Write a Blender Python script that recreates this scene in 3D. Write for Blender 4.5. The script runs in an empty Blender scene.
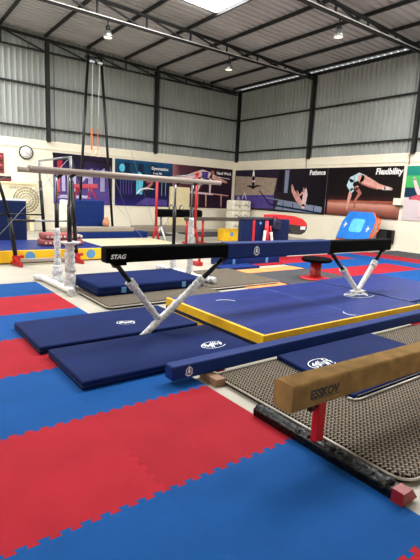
import bpy, bmesh, math, random
from mathutils import Vector, Matrix
random.seed(7)
S = bpy.context.scene
COL = S.collection
PI = math.pi
R = math.radians

# ------------------------------------------------------------------ materials
def lin(c):
    if isinstance(c, str):
        c = c.lstrip('#'); c = [int(c[i:i+2], 16)/255 for i in (0, 2, 4)]
    return tuple((v/12.92 if v <= .04045 else ((v+.055)/1.055)**2.4) for v in c) + (1,)

def mat(name, col, rough=.6, metal=0, var=.08, vscale=6, bump=0, bscale=40, col2=None, detail=3, objvar=0, spec=.5, stretch=None):
    m = bpy.data.materials.new(name); m.use_nodes = True
    nt = m.node_tree; N = nt.nodes; L = nt.links
    b = N['Principled BSDF']
    b.inputs['Roughness'].default_value = rough
    b.inputs['Metallic'].default_value = metal
    b.inputs['Specular IOR Level'].default_value = spec
    tc = N.new('ShaderNodeTexCoord'); mp = N.new('ShaderNodeMapping')
    L.new(tc.outputs['Object'], mp.inputs[0])
    if stretch: mp.inputs['Scale'].default_value = stretch
    no = N.new('ShaderNodeTexNoise'); no.inputs['Scale'].default_value = vscale; no.inputs['Detail'].default_value = detail
    L.new(mp.outputs[0], no.inputs['Vector'])
    c = lin(col)
    c2 = lin(col2) if col2 else tuple(min(1, v*(1+2.2*var)) for v in c[:3])+(1,)
    c1 = c if col2 else tuple(v*(1-var*1.8) for v in c[:3])+(1,)
    rp = N.new('ShaderNodeValToRGB')
    rp.color_ramp.elements[0].position = .3; rp.color_ramp.elements[0].color = c1
    rp.color_ramp.elements[1].position = .7; rp.color_ramp.elements[1].color = c2
    L.new(no.outputs['Fac'], rp.inputs[0])
    out = rp.outputs[0]
    if objvar:
        oi = N.new('ShaderNodeObjectInfo'); mr = N.new('ShaderNodeMapRange')
        mr.inputs['To Min'].default_value = 1-objvar; mr.inputs['To Max'].default_value = 1+objvar
        L.new(oi.outputs['Random'], mr.inputs[0])
        hs = N.new('ShaderNodeHueSaturation'); L.new(mr.outputs[0], hs.inputs['Value']); L.new(out, hs.inputs['Color']); out = hs.outputs[0]
    L.new(out, b.inputs['Base Color'])
    if bump:
        n2 = N.new('ShaderNodeTexNoise'); n2.inputs['Scale'].default_value = bscale; n2.inputs['Detail'].default_value = 2
        L.new(mp.outputs[0], n2.inputs['Vector'])
        bp = N.new('ShaderNodeBump'); bp.inputs['Strength'].default_value = bump; bp.inputs['Distance'].default_value = .02
        L.new(n2.outputs['Fac'], bp.inputs['Height']); L.new(bp.outputs[0], b.inputs['Normal'])
    return m

def emis(name, col, s):
    m = bpy.data.materials.new(name); m.use_nodes = True
    b = m.node_tree.nodes['Principled BSDF']
    b.inputs['Base Color'].default_value = lin(col)
    b.inputs['Emission Color'].default_value = lin(col); b.inputs['Emission Strength'].default_value = s
    return m

def carpet_mat():
    m = bpy.data.materials.new('patterned_carpet'); m.use_nodes = True
    nt = m.node_tree; N = nt.nodes; L = nt.links; b = N['Principled BSDF']
    b.inputs['Roughness'].default_value = .95; b.inputs['Specular IOR Level'].default_value = .1
    tc = N.new('ShaderNodeTexCoord')
    no = N.new('ShaderNodeTexNoise'); no.inputs['Scale'].default_value = 30; no.inputs['Detail'].default_value = 1
    L.new(tc.outputs['Object'], no.inputs['Vector'])
    sub = N.new('ShaderNodeVectorMath'); sub.operation = 'SUBTRACT'; sub.inputs[1].default_value = (.5, .5, .5); L.new(no.outputs['Color'], sub.inputs[0])
    sc = N.new('ShaderNodeVectorMath'); sc.operation = 'SCALE'; sc.inputs['Scale'].default_value = 0.009; L.new(sub.outputs[0], sc.inputs[0])
    ad = N.new('ShaderNodeVectorMath'); ad.operation = 'ADD'; L.new(tc.outputs['Object'], ad.inputs[0]); L.new(sc.outputs[0], ad.inputs[1])
    sp = N.new('ShaderNodeSeparateXYZ'); L.new(ad.outputs[0], sp.inputs[0])
    def M(op, a, bb=None):
        n = N.new('ShaderNodeMath'); n.operation = op
        for i, v in enumerate((a, bb)):
            if v is None: continue
            if isinstance(v, (int, float)): n.inputs[i].default_value = v
            else: L.new(v, n.inputs[i])
        return n.outputs[0]
    # zigzag ribs running along Y, folded along X
    zig = M('PINGPONG', sp.outputs[0], .021)
    v = M('ADD', sp.outputs[1], M('MULTIPLY', zig, 1.2))
    s1 = M('PINGPONG', v, .0155)                                    # 0..0.022
    dark = M('LESS_THAN', s1, .0078)
    fold = M('LESS_THAN', M('PINGPONG', M('ADD', sp.outputs[0], .004), .021), .004)
    d = M('MAXIMUM', dark, M('MULTIPLY', fold, .8))
    n3 = N.new('ShaderNodeTexNoise'); n3.inputs['Scale'].default_value = 90; L.new(tc.outputs['Object'], n3.inputs['Vector'])
    d2 = M('ADD', M('MULTIPLY', d, .8), M('MULTIPLY', n3.outputs['Fac'], .3))
    rp = N.new('ShaderNodeValToRGB')
    rp.color_ramp.elements[0].position = .15; rp.color_ramp.elements[0].color = lin('#8a7f70')
    rp.color_ramp.elements[1].position = .85; rp.color_ramp.elements[1].color = lin('#191512')
    L.new(d2, rp.inputs[0]); L.new(rp.outputs[0], b.inputs['Base Color'])
    bp = N.new('ShaderNodeBump'); bp.inputs['Strength'].default_value = .4; bp.inputs['Distance'].default_value = .004; bp.invert = True
    L.new(d2, bp.inputs['Height']); L.new(bp.outputs[0], b.inputs['Normal'])
    return m

def print_mat(name, stops, axis='v', noise=.0, nscale=5, rough=.35):
    """printed artwork ground: a ramp over the print's own uv"""
    m = bpy.data.materials.new(name); m.use_nodes = True
    nt = m.node_tree; N = nt.nodes; L = nt.links; b = N['Principled BSDF']
    b.inputs['Roughness'].default_value = rough; b.inputs['Specular IOR Level'].default_value = .12
    tc = N.new('ShaderNodeTexCoord'); sp = N.new('ShaderNodeSeparateXYZ'); L.new(tc.outputs['UV'], sp.inputs[0])
    no = N.new('ShaderNodeTexNoise'); no.inputs['Scale'].default_value = nscale; L.new(tc.outputs['UV'], no.inputs['Vector'])
    a = N.new('ShaderNodeMath'); a.operation = 'MULTIPLY_ADD'; L.new(no.outputs['Fac'], a.inputs[0]); a.inputs[1].default_value = noise
    s0 = N.new('ShaderNodeMath'); s0.operation = 'SUBTRACT'; L.new(sp.outputs[0 if axis == 'u' else 1], s0.inputs[0]); s0.inputs[1].default_value = noise*.5
    L.new(s0.outputs[0], a.inputs[2])
    rp = N.new('ShaderNodeValToRGB'); e = rp.color_ramp.elements
    e[0].position = stops[0][0]; e[0].color = lin(stops[0][1]); e[1].position = stops[-1][0]; e[1].color = lin(stops[-1][1])
    for p, c in stops[1:-1]:
        x = e.new(p); x.color = lin(c)
    L.new(a.outputs[0], rp.inputs[0]); L.new(rp.outputs[0], b.inputs['Base Color'])
    return m

def cladding_mat():
    m = mat('cladding_steel', '#a2a7a3', .5, .15, .05, 1.2, stretch=(1, 1, .25))
    return m

M = dict(
    concrete=mat('concrete', '#a39e90', .55, 0, .07, 1.3, .08, 12, detail=6),
    plaster=mat('cream_paint', '#f0e8d3', .7, 0, .02, 1.5, .05, 30),
    clad=cladding_mat(),
    roof=mat('roof_sheet', '#b4b3b4', .6, .15, .06, 1.0, stretch=(.3, 1, 1)),
    steel=mat('black_steel', '#0c0d0e', .6, 0, .1, 8),
    white_pipe=mat('white_conduit', '#e4e4e0', .4),
    blue=mat('blue_foam', '#0f4683', .78, 0, .05, 2.5, .12, 60, objvar=.05, spec=.1),
    red=mat('red_foam', '#951d29', .78, 0, .05, 2.5, .12, 60, objvar=.05, spec=.1),
    border=mat('charcoal_carpet', '#35353a', .9, 0, .1, 20),
    orange=mat('orange_foam', '#dd8347', .8, 0, .08, 5),
    navy=mat('navy_vinyl', '#081b4b', .7, 0, .06, 3, .12, 9, spec=.1),
    royal=mat('royal_blue_vinyl', '#0d2468', .42, 0, .07, 3, .25, 6, stretch=(1, 2.5, 1), spec=.3),
    blockblue=mat('deep_blue_vinyl', '#0b1d48', .6, 0, .06, 3, .08, 9, spec=.2),
    beamblue=mat('beam_blue_vinyl', '#072562', .6, 0, .05, 4, .06, 12, spec=.2),
    navydark=mat('dark_navy_vinyl', '#0b1430', .55, 0, .06, 3),
    yellow=mat('yellow_vinyl', '#e9b515', .45, 0, .06, 4, .06, 14),
    cyan=mat('light_blue_print', '#4f8cbc', .5),
    cyanbed=mat('cyan_bed', '#5fc3dc', .5),
    trampblue=mat('bright_blue_pad', '#1577d6', .45, 0, .06, 4),
    white=mat('white_print', '#e6e8ec', .5),
    black=mat('black_cover', '#040405', .75, 0, .1, 6, .05, 30, spec=.06),
    blackmetal=mat('black_metal', '#121214', .35, .5),
    redmetal=mat('red_paint', '#a81019', .35, 0, .06, 5),
    redpad=mat('red_pad', '#cc2329', .5),
    silver=mat('silver_metal', '#85888b', .35, .6),
    chrome=mat('galvanised_rim', '#a9a49a', .4, .4),
    wrap=mat('crinkled_plastic_wrap', '#c9cacc', .3, .1, .18, 25, .5, 60),
    wrapwhite=mat('white_foam_wrap', '#e3e2dc', .6, 0, .06, 20, .3, 40),
    tape=mat('black_plastic_wrap', '#050506', .34, 0, .2, 20, .5, 38, spec=.22),
    suede=mat('tan_suede', '#84673f', .85, 0, .12, 9, .15, 60, spec=.15),
    suede_end=mat('brown_suede', '#5a3722', .85, 0, .12, 12, .15, 60, spec=.15),
    ink=mat('dark_ink', '#22211f', .7),
    capred=mat('dark_red_paint', '#7a0a12', .45), wood=mat('bar_wood', '#93877e', .45, 0, .08, 4, stretch=(.3, 8, 8)),
    block=mat('raw_timber', '#8a6a50', .7, 0, .15, 15, stretch=(1, 6, 6)),
    beamgrey=mat('worn_beam_suede', '#4a4138', .8),
    greycarpet=mat('grey_tan_carpet', '#8f8577', .95, 0, .1, 40),
    cream=mat('cream_vinyl', '#c0b494', .6, 0, .04, 3),
    panel=mat('cream_board', '#ecdcae', .6, 0, .03, 3),
    ac=mat('beige_casing', '#ebe1bf', .5), acdark=mat('dark_grille', '#a0977c', .5),
    clockface=mat('clock_face', '#f3f2ee', .4),
    tan=mat('tan_cloth', '#b98262', .8),
    bundle=mat('maroon_weave', '#8f4a4a', .9, 0, .25, 30), bundlew=mat('pale_weave', '#cbb4a6', .9, 0, .1, 30),
    strap=mat('orange_strap', '#e0662a', .6),
    ringwood=mat('ring_wood', '#d9c7a8', .5),
    alu=mat('lamp_aluminium', '#8d8f8c', .35, .8),
    bagwhite=mat('white_sack_cloth', '#efe9d6', .7, 0, .06, 8), bagline=mat('grey_sack_line', '#a09a8a', .7),
    carpet=carpet_mat(),
    sky=emis('skylight_and_fill_glow', '#ffffff', 22),  # glow shared by the one real skylight and the added fill panels
    lampglass=emis('lamp_glass', '#fff6e6', .8),
    signred=mat('dark_red_print', '#7a1f2a', .5), signpink=mat('pink_print', '#d86a72', .5), signdark=mat('near_black_print', '#2a1716', .5),
    labelgrey=mat('charcoal_vinyl', '#2c2b29', .5),
)

# ------------------------------------------------------------------ mesh builder
class MB:
    def __init__(self): self.bm = bmesh.new(); self.M = Matrix.Identity(4); self.mats = []
    def mi(self, m):
        if m is None: return 0
        if m not in self.mats: self.mats.append(m)
        return self.mats.index(m)
    def _add(self, tmp, m, rot=None, pos=None):
        k = self.mi(m); T = self.M.copy()
        if pos is not None: T = T @ Matrix.Translation(pos)
        if rot is not None: T = T @ rot.to_4x4()
        mp = {}
        for v in tmp.verts: mp[v] = self.bm.verts.new(T @ v.co)
        for f in tmp.faces:
            try: nf = self.bm.faces.new([mp[v] for v in f.verts])
            except ValueError: continue
            nf.material_index = k; nf.smooth = f.smooth
        tmp.free()
    def box(self, c, s, bev=0, seg=2, rot=None, m=None, edges=None):
        t = bmesh.new(); bmesh.ops.create_cube(t, size=1)
        for v in t.verts: v.co = Vector((v.co.x*s[0], v.co.y*s[1], v.co.z*s[2]))
        if bev:
            es = [e for e in t.edges if edges is None or edges(e)]
            r = bmesh.ops.bevel(t, geom=es, offset=bev, segments=seg, profile=.5, affect='EDGES')
            if seg > 1:
                for f in r['faces']: f.smooth = True
        self._add(t, m, rot, Vector(c)); return self
    def b2(self, x0, x1, y0, y1, z0, z1, bev=0, seg=2, m=None, edges=None):
        return self.box(((x0+x1)/2, (y0+y1)/2, (z0+z1)/2), (abs(x1-x0), abs(y1-y0), abs(z1-z0)), bev, seg, None, m, edges)
    def bar(self, p0, p1, w, h, up=(0, 0, 1), bev=0, m=None):
        p0 = Vector(p0); p1 = Vector(p1); d = p1-p0; L = d.length; x = d.normalized()
        u = Vector(up); y = u.cross(x)
        if y.length < 1e-4: y = Vector((0, 1, 0)).cross(x)
        y.normalize(); z = x.cross(y)
        rot = Matrix((x, y, z)).transposed()
        return self.box((p0+p1)/2, (L, w, h), bev, 2, rot, m)
    def tube(self, pts, r, n=12, m=None, caps=True, crumple=0, seg=0, smooth=True):
        pts = [Vector(p) for p in pts]
        if seg:
            q = []
            for a, b in zip(pts, pts[1:]):
                for i in range(seg): q.append(a.lerp(b, i/seg))
            q.append(pts[-1]); 
            rr = r if not isinstance(r, (list, tuple)) else None
            if rr is None:
                r0, r1 = r[0], r[-1]; r = [r0+(r1-r0)*i/(len(q)-1) for i in range(len(q))]
            pts = q
        rs = list(r) if isinstance(r, (list, tuple)) else [r]*len(pts)
        t = bmesh.new(); rings = []
        d0 = (pts[1]-pts[0]).normalized()
        ref = Vector((0, 0, 1)) if abs(d0.z) < .9 else Vector((1, 0, 0))
        a = ref.cross(d0).normalized()
        for i, p in enumerate(pts):
            d = ((pts[min(i+1, len(pts)-1)]-p).normalized()+(p-pts[max(i-1, 0)]).normalized()).normalized()
            a = (a-d*a.dot(d)).normalized(); b = d.cross(a)
            ring = []
            cr = 1+random.uniform(-crumple, crumple)
            for k in range(n):
                w = 2*PI*k/n; q = rs[i]*cr*(1+random.uniform(-crumple, crumple)*.7)
                ring.append(t.verts.new(p+(a*math.cos(w)+b*math.sin(w))*q))
            rings.append(ring)
        for A, B in zip(rings, rings[1:]):
            for k in range(n):
                f = t.faces.new((A[k], A[(k+1) % n], B[(k+1) % n], B[k])); f.smooth = smooth
        if caps:
            t.faces.new(list(reversed(rings[0]))); t.faces.new(rings[-1])
        self._add(t, m); return self
    def lathe(self, c, prof, n=32, m=None, rot=None, sx=1):
        t = bmesh.new(); rings = []
        for r, z in prof:
            rings.append([t.verts.new((max(r, 1e-4)*math.cos(2*PI*k/n)*sx, max(r, 1e-4)*math.sin(2*PI*k/n), z)) for k in range(n)])
        for A, B in zip(rings, rings[1:]):
            for k in range(n):
                f = t.faces.new((A[k], A[(k+1) % n], B[(k+1) % n], B[k])); f.smooth = True
        t.faces.new(list(reversed(rings[0]))); t.faces.new(rings[-1])
        self._add(t, m, rot, Vector(c)); return self
    def torus(self, c, R0, r, rot=None, n=28, k=8, m=None):
        t = bmesh.new(); rings = []
        for i in range(n):
            w = 2*PI*i/n
            rings.append([t.verts.new(((R0+r*math.cos(2*PI*j/k))*math.cos(w), (R0+r*math.cos(2*PI*j/k))*math.sin(w), r*math.sin(2*PI*j/k))) for j in range(k)])
        for i in range(n):
            A = rings[i]; B = rings[(i+1) % n]
            for j in range(k):
                f = t.faces.new((A[j], B[j], B[(j+1) % k], A[(j+1) % k])); f.smooth = True
        self._add(t, m, rot, Vector(c)); return self
    def prism(self, poly, z0, z1, m=None, rot=None, pos=None, bev=0, smooth=False):
        t = bmesh.new()
        lo = [t.verts.new((x, y, z0)) for x, y in poly]; hi = [t.verts.new((x, y, z1)) for x, y in poly]
        n = len(poly)
        t.faces.new(list(reversed(lo))); top = t.faces.new(hi)
        for i in range(n):
            f = t.faces.new((lo[i], lo[(i+1) % n], hi[(i+1) % n], hi[i])); f.smooth = smooth
        bmesh.ops.recalc_face_normals(t, faces=t.faces)
        if bev: bmesh.ops.bevel(t, geom=list(top.edges), offset=bev, segments=1, affect='EDGES')
        self._add(t, m, rot, pos if pos is not None else Vector((0, 0, 0))); return self
    def corr(self, origin, along, height, normal, length, hgt, pitch, depth, m=None):
        """corrugated sheet: ribs run along `height`"""
        o = Vector(origin); a = Vector(along); h = Vector(height); nn = Vector(normal)
        k = self.mi(m); prev = None; x = 0
        prof = [(0, 0), (.30, 0), (.42, 1), (.58, 1), (.70, 0)]
        i = 0
        while x < length:
            for f, d in prof:
                xx = min(x+f*pitch, length)
                p = o+a*xx+nn*(d*depth)
                v0 = self.bm.verts.new(self.M @ p); v1 = self.bm.verts.new(self.M @ (p+h*hgt))
                if prev:
                    fc = self.bm.faces.new((prev[0], v0, v1, prev[1])); fc.material_index = k
                prev = (v0, v1)
            x += pitch
        return self
    def build(self, name, m=None, parent=None, origin=None):
        me = bpy.data.meshes.new(name)
        if parent is not None: origin = world_loc(parent)
        if origin is None:
            xs = [v.co for v in self.bm.verts]
            origin = Vector(((min(v.x for v in xs)+max(v.x for v in xs))/2, (min(v.y for v in xs)+max(v.y for v in xs))/2, min(v.z for v in xs)))
        origin = Vector(origin)
        for v in self.bm.verts: v.co -= origin
        self.bm.to_mesh(me); self.bm.free()
        ms = self.mats if self.mats else [M[m] if isinstance(m, str) else m]
        if self.mats and self.mats[0] is None: ms = [m]+self.mats[1:]
        for x in ms: me.materials.append(M[x] if isinstance(x, str) else x)
        o = bpy.data.objects.new(name, me); COL.objects.link(o)
        if parent is not None: o.parent = parent
        else: o.location = origin
        return o

def world_loc(o):
    l = Vector(o.location)
    while o.parent: o = o.parent; l += Vector(o.location)
    return l
def tag(o, label, cat, group=None, kind=None):
    o['label'] = label; o['category'] = cat
    if group: o['group'] = group
    if kind: o['kind'] = kind
    return o
def thing(name, loc, label, cat, group=None):
    o = bpy.data.objects.new(name, None); o.empty_display_size = .1
    COL.objects.link(o); o.location = loc
    return tag(o, label, cat, group)
def struct(o): o['kind'] = 'structure'; return o

def text_mb(mb, txt, size, T, m, bold=0, shear=0, sx=1, align='LEFT', depth=.0015):
    """lettering: T maps text plane (x right, y up, z out) to the world"""
    cu = bpy.data.curves.new('t', 'FONT'); cu.body = txt; cu.size = size; cu.shear = shear; cu.offset = bold; cu.align_x = align
    cu.extrude = depth; cu.resolution_u = 3
    ob = bpy.data.objects.new('t', cu); COL.objects.link(ob)
    dg = bpy.context.evaluated_depsgraph_get(); dg.update()
    me = bpy.data.meshes.new_from_object(ob.evaluated_get(dg))
    t = bmesh.new(); t.from_mesh(me)
    k = mb.mi(m); mp = {}
    for v in t.verts: mp[v] = mb.bm.verts.new(mb.M @ (T @ Vector((v.co.x*sx, v.co.y, v.co.z))))
    for f in t.faces:
        try: nf = mb.bm.faces.new([mp[v] for v in f.verts]); nf.material_index = k
        except ValueError: pass
    t.free(); bpy.data.objects.remove(ob); bpy.data.curves.remove(cu); bpy.data.meshes.remove(me)
def frame(o, x, y):
    x = Vector(x).normalized(); y = Vector(y).normalized(); z = x.cross(y)
    return Matrix(((x.x, y.x, z.x, o[0]), (x.y, y.y, z.y, o[1]), (x.z, y.z, z.z, o[2]), (0, 0, 0, 1)))

def stroke(mb, T, pts, ws, m, z=0):
    """flat tapered stroke in the plane of T"""
    k = mb.mi(m); P = [Vector((p[0], p[1])) for p in pts]
    if not isinstance(ws, (list, tuple)): ws = [ws]*len(P)
    L = []; Rr = []
    for i, p in enumerate(P):
        d = (P[min(i+1, len(P)-1)]-P[max(i-1, 0)]); d.normalize(); nrm = Vector((-d.y, d.x))
        L.append(p+nrm*ws[i]); Rr.append(p-nrm*ws[i])
    vl = [mb.bm.verts.new(T @ Vector((q.x, q.y, z))) for q in L]; vr = [mb.bm.verts.new(T @ Vector((q.x, q.y, z))) for q in Rr]
    for i in range(len(P)-1):
        f = mb.bm.faces.new((vr[i], vr[i+1], vl[i+1], vl[i])); f.material_index = k
    for e in (0, -1): disc(mb, T, P[e], ws[e], m, z)
def disc(mb, T, c, r, m, z=0, n=14, ry=None):
    k = mb.mi(m); ry = ry or r
    f = mb.bm.faces.new([mb.bm.verts.new(T @ Vector((c[0]+r*math.cos(2*PI*i/n), c[1]+ry*math.sin(2*PI*i/n), z))) for i in range(n)]); f.material_index = k
def ring(mb, T, c, r0, r1, m, z=0, n=24, ry=1.0, a0=0, a1=2*PI):
    k = mb.mi(m); pv = None
    for i in range(n+1):
        w = a0+(a1-a0)*i/n
        v = [mb.bm.verts.new(T @ Vector((c[0]+r*math.cos(w), c[1]+r*ry*math.sin(w), z))) for r in (r0, r1)]
        if pv: mb.bm.faces.new((pv[0], pv[1], v[1], v[0])).material_index = k
        pv = v
def poly(mb, T, pts, m, z=0):
    f = mb.bm.faces.new([mb.bm.verts.new(T @ Vector((x, y, z))) for x, y in pts]); f.material_index = mb.mi(m)

def emblem(T, r, parent, seed=0):
    """white round horse-and-scribble emblem printed on a mat"""
    rd = random.Random(seed); mb = MB()
    ring(mb, T, (0, 0), r*.93, r, 'white', .0025, ry=.62, a0=.5, a1=5.6)
    for k in range(9):
        a = -r*.75+r*.17*k; y = rd.uniform(-.2, .2)*r
        stroke(mb, T, [(a, y-.22*r), (a+.1*r, y), (a+.05*r, y+.2*r), (a+.2*r, y+.3*r)], [.02*r, .06*r, .05*r, .02*r], 'white', .0025)
    stroke(mb, T, [(-r*.6, -.1*r), (-.2*r, .12*r), (.25*r, .02*r), (.7*r, .2*r)], [.03*r, .1*r, .09*r, .02*r], 'white', .0025)
    return mb.build('printed_emblem', None, parent)
def crest(T, r, parent):
    """helmet head inside a laurel ring"""
    mb = MB()
    ring(mb, T, (0, .08*r), r*.55, r*.72, 'white', .0025, a0=-.9, a1=PI+.9)
    stroke(mb, T, [(-.62*r, -.62*r), (-.25*r, -.85*r), (.25*r, -.85*r), (.62*r, -.62*r)], [.05*r, .14*r, .14*r, .05*r], 'white', .0025)
    stroke(mb, T, [(-.8*r, -.3*r), (-.7*r, -.6*r), (-.35*r, -.62*r)], [.04*r, .09*r, .05*r], 'white', .0025)
    stroke(mb, T, [(.8*r, -.3*r), (.7*r, -.6*r), (.35*r, -.62*r)], [.04*r, .09*r, .05*r], 'white', .0025)
    poly(mb, T, [(-.22*r, -.42*r), (.22*r, -.42*r), (.3*r, .1*r), (.18*r, .38*r), (-.18*r, .38*r), (-.3*r, .1*r)], 'white', .0025)
    stroke(mb, T, [(0, .3*r), (0, .95*r)], [.14*r, .07*r], 'white', .0028)
    return mb.build('printed_emblem', None, parent)

# ------------------------------------------------------------------ camera
H = 1.6
yaw, pit, rol, fpx = R(37.12448), R(-10.53368), R(2.72536), 446.903
F_ = Vector((math.cos(pit)*math.sin(yaw), math.cos(pit)*math.cos(yaw), math.sin(pit)))
r0 = Vector((math.cos(yaw), -math.sin(yaw), 0)); u0 = r0.cross(F_)
R_ = r0*math.cos(rol)+u0*math.sin(rol); U_ = -r0*math.sin(rol)+u0*math.cos(rol)
cd = bpy.data.cameras.new('camera'); cam = bpy.data.objects.new('camera', cd); COL.objects.link(cam)
cd.sensor_fit = 'VERTICAL'; cd.sensor_height = 36; cd.lens = fpx/560*36; cd.clip_end = 200
cam.matrix_world = Matrix(((R_.x, U_.x, -F_.x, 0), (R_.y, U_.y, -F_.y, 0), (R_.z, U_.z, -F_.z, H), (0, 0, 0, 1)))
S.camera = cam
def proj(p):
    q = Vector(p)-Vector((0, 0, H)); z = q.dot(F_)
    if z < .05: return None
    return (210+fpx*q.dot(R_)/z, 280-fpx*q.dot(U_)/z)

# ------------------------------------------------------------------ room shell
WX, WY, X0, Y0 = 15.0, 18.1, -5.0, -5.0
TOPW = 3.42
def zr(x): return 6.86+.034*(WX-x)
mb = MB(); mb.b2(X0, WX+.2, Y0, WY+.2, -.2, 0); struct(mb.build('floor', 'concrete'))
mb = MB(); mb.b2(X0, WX+.2, WY, WY+.2, 0, TOPW); wl = struct(mb.build('wall_left', 'plaster'))
mb = MB(); mb.b2(WX, WX+.2, Y0, WY, 0, TOPW); wr = struct(mb.build('wall_right', 'plaster'))
MB().b2(X0, WX, WY-.025, WY, 3.10, 3.16, .006).build('cornice', 'plaster', wl)
MB().b2(WX-.025, WX, Y0, WY-.03, 3.10, 3.16, .006).build('cornice', 'plaster', wr)
MB().corr((X0, WY+.08, TOPW-.02), (1, 0, 0), (0, 0, 1), (0, -1, 0), WX-X0+.1, 7.5-TOPW, .2, .075).build('cladding', 'clad', wl)
MB().corr((WX+.08, Y0, TOPW-.02), (0, 1, 0), (0, 0, 1), (-1, 0, 0), WY-Y0+.1, 6.72-TOPW, .2, .075).build('cladding', 'clad', wr)
mb = MB(); mb.b2(X0-.2, -4, Y0-.2, Y0, 0, 7.3); mb.b2(1.5, WX+.2, Y0-.2, Y0, 0, 7.3); mb.b2(-4, 1.5, Y0-.2, Y0, 4.5, 7.3); struct(mb.build('wall_back', 'plaster'))
mb = MB(); mb.b2(X0-.2, X0, Y0, WY+.2, 0, 7.3); struct(mb.build('wall_side', 'plaster'))
for z in (5.37, 3.86):
    MB().b2(X0, WX, WY-.05, WY+.03, z-.032, z+.032).build('girt', 'steel', wl)
    MB().b2(WX-.05, WX+.03, Y0, WY, z-.032, z+.032).build('girt', 'steel', wr)
MB().b2(WX-.08, WX+.06, Y0, WY, 6.69, 6.80).build('eave_beam', 'steel', wr)
for x in (.92, 5.6, 10.28):
    MB().b2(x-.065, x+.065, WY-.12, WY+.02, TOPW-.05, 6.9).build('column', 'steel', wl)
for y in (3.95, 8.61, 13.27, 18.0):
    MB().b2(WX-.12, WX+.02, y-.06, y+.06, TOPW-.05, 6.7).build('column', 'steel', wr)
# thin black cable dropping over the ledge by each post of the right wall
for y in (13.27, 8.61):
    MB().tube([(WX-.03, y+.06, 3.42), (WX-.05, y+.12, 3.34), (WX-.03, y+.10, 3.2), (WX-.03, y+.1, 3.02)], .012, 6).build('cable', 'steel', wr)
# roof: corrugated sheet with ribs along X, falling towards the right wall
ang = math.atan(.034)
L = (WX+.10-X0)/math.cos(ang)
mb = MB(); mb.corr((X0, Y0, zr(X0)+.01), (0, 1, 0), (math.cos(ang), 0, -math.sin(ang)), (0, 0, 1), WY+.3-Y0, L, .26, .075)
roof = mb.build('ceiling', 'roof', None, (0, 0, 7)); struct(roof)
PURL = [-4.9, -3.4, -1.9, -.4, 1.1, 2.55, 4.0, 5.55, 7.15, 8.77, 10.3, 11.75, 13.2, 14.6]
for x in PURL:
    MB().b2(x-.03, x+.03, Y0, WY, zr(x)-.10, zr(x)).build('purlin', 'steel', roof)
SKY_FILL = [(7.3, 8.72, 10.5, 11.85), (4.15, 7.0, 10.5, 11.85), (1.2, 2.45, 14.0, 17.4), (-1.8, 1.0, 14.0, 17.4), (10.4, 13.1, 4.2, 6.6), (5.7, 8.72, 4.6, 7.05), (2.65, 5.4, 5.8, 7.05), (7.3, 11.5, 1.0, 2.5), (-3.2, -.5, 4.6, 7.0)]  # first is the real skylight; the rest are unseen, added to brighten the hall
for a, b, c, d in SKY_FILL:
    q = MB(); zz = lambda x: zr(x)-.012
    t = bmesh.new(); vs = [t.verts.new(p) for p in ((a, c, zz(a)), (a, d, zz(a)), (b, d, zz(b)), (b, c, zz(b)))]; t.faces.new(vs); q._add(t, None)
    q.build('skylight_and_fill', 'sky', roof)

def truss(y, label, xa, xb, zb, conduit=None):
    t = thing('roof_truss', (WX, y, zb), label, 'roof truss', 'black steel roof trusses')
    MB().b2(xa, xb, y-.04, y+.04, zb-.028, zb+.028).build('bottom_chord', 'steel', t)
    MB().bar((xa, y, zr(xa)-.2), (xb, y, zr(xb)-.2), .08, .08).build('top_chord', 'steel', t)
    xs = [x for x in PURL if xa < x < xb]
    for i, x in enumerate(xs):
        MB().bar((x, y, zb), (x, y, zr(x)-.2), .05, .05).build('post', 'steel', t)
        if i+1 < len(xs):
            x2 = xs[i+1]
            MB().bar((x, y, zr(x)-.2), (x2, y, zb), .045, .045).build('diagonal', 'steel', t)
    if conduit:
        MB().tube([(conduit[0], y-.09, zb+.02), (conduit[1], y-.09, zb+.02)], conduit[2], 8).build('conduit', 'white_pipe', t)
    return t
truss(18.0, 'black roof truss standing close against the clock wall', X0, WX-.2, 6.56)
truss(13.27, 'black roof truss with bright white conduit along its lower chord', X0, WX-.05, 6.53, (X0, 14.2, .016))
truss(8.61, 'black roof truss nearest the camera, with a lamp hung over the flexibility poster', X0, WX-.05, 6.53, (X0, 14.6, .016))

def lamp(x, y, label):
    t = thing('high_bay_lamp', (x, y, 6.05), label, 'ceiling lamp', 'high bay lamps under the roof trusses')
    MB().tube([(x, y, 6.5), (x, y, 6.33)], .02, 8).build('hanger', 'blackmetal', t)
    MB().lathe((x, y, 6.22), [(.05, .13), (.07, .12), (.07, .02), (.05, 0)], 16).build('ballast_housing', 'blackmetal', t)
    MB().lathe((x, y, 6.04), [(.14, 0), (.145, .02), (.12, .1), (.08, .17), (.06, .19)], 20).build('reflector', 'alu', t)
    MB().lathe((x, y, 6.03), [(.12, 0), (.12, .008)], 20).build('glass', 'lampglass', t)
lamp(5.88, 13.27, 'small high bay lamp hanging above the gymnastics rings')
lamp(10.43, 13.27, 'small high bay lamp hanging in front of the room corner')
lamp(10.50, 8.61, 'small high bay lamp hanging from the nearest truss')

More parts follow.
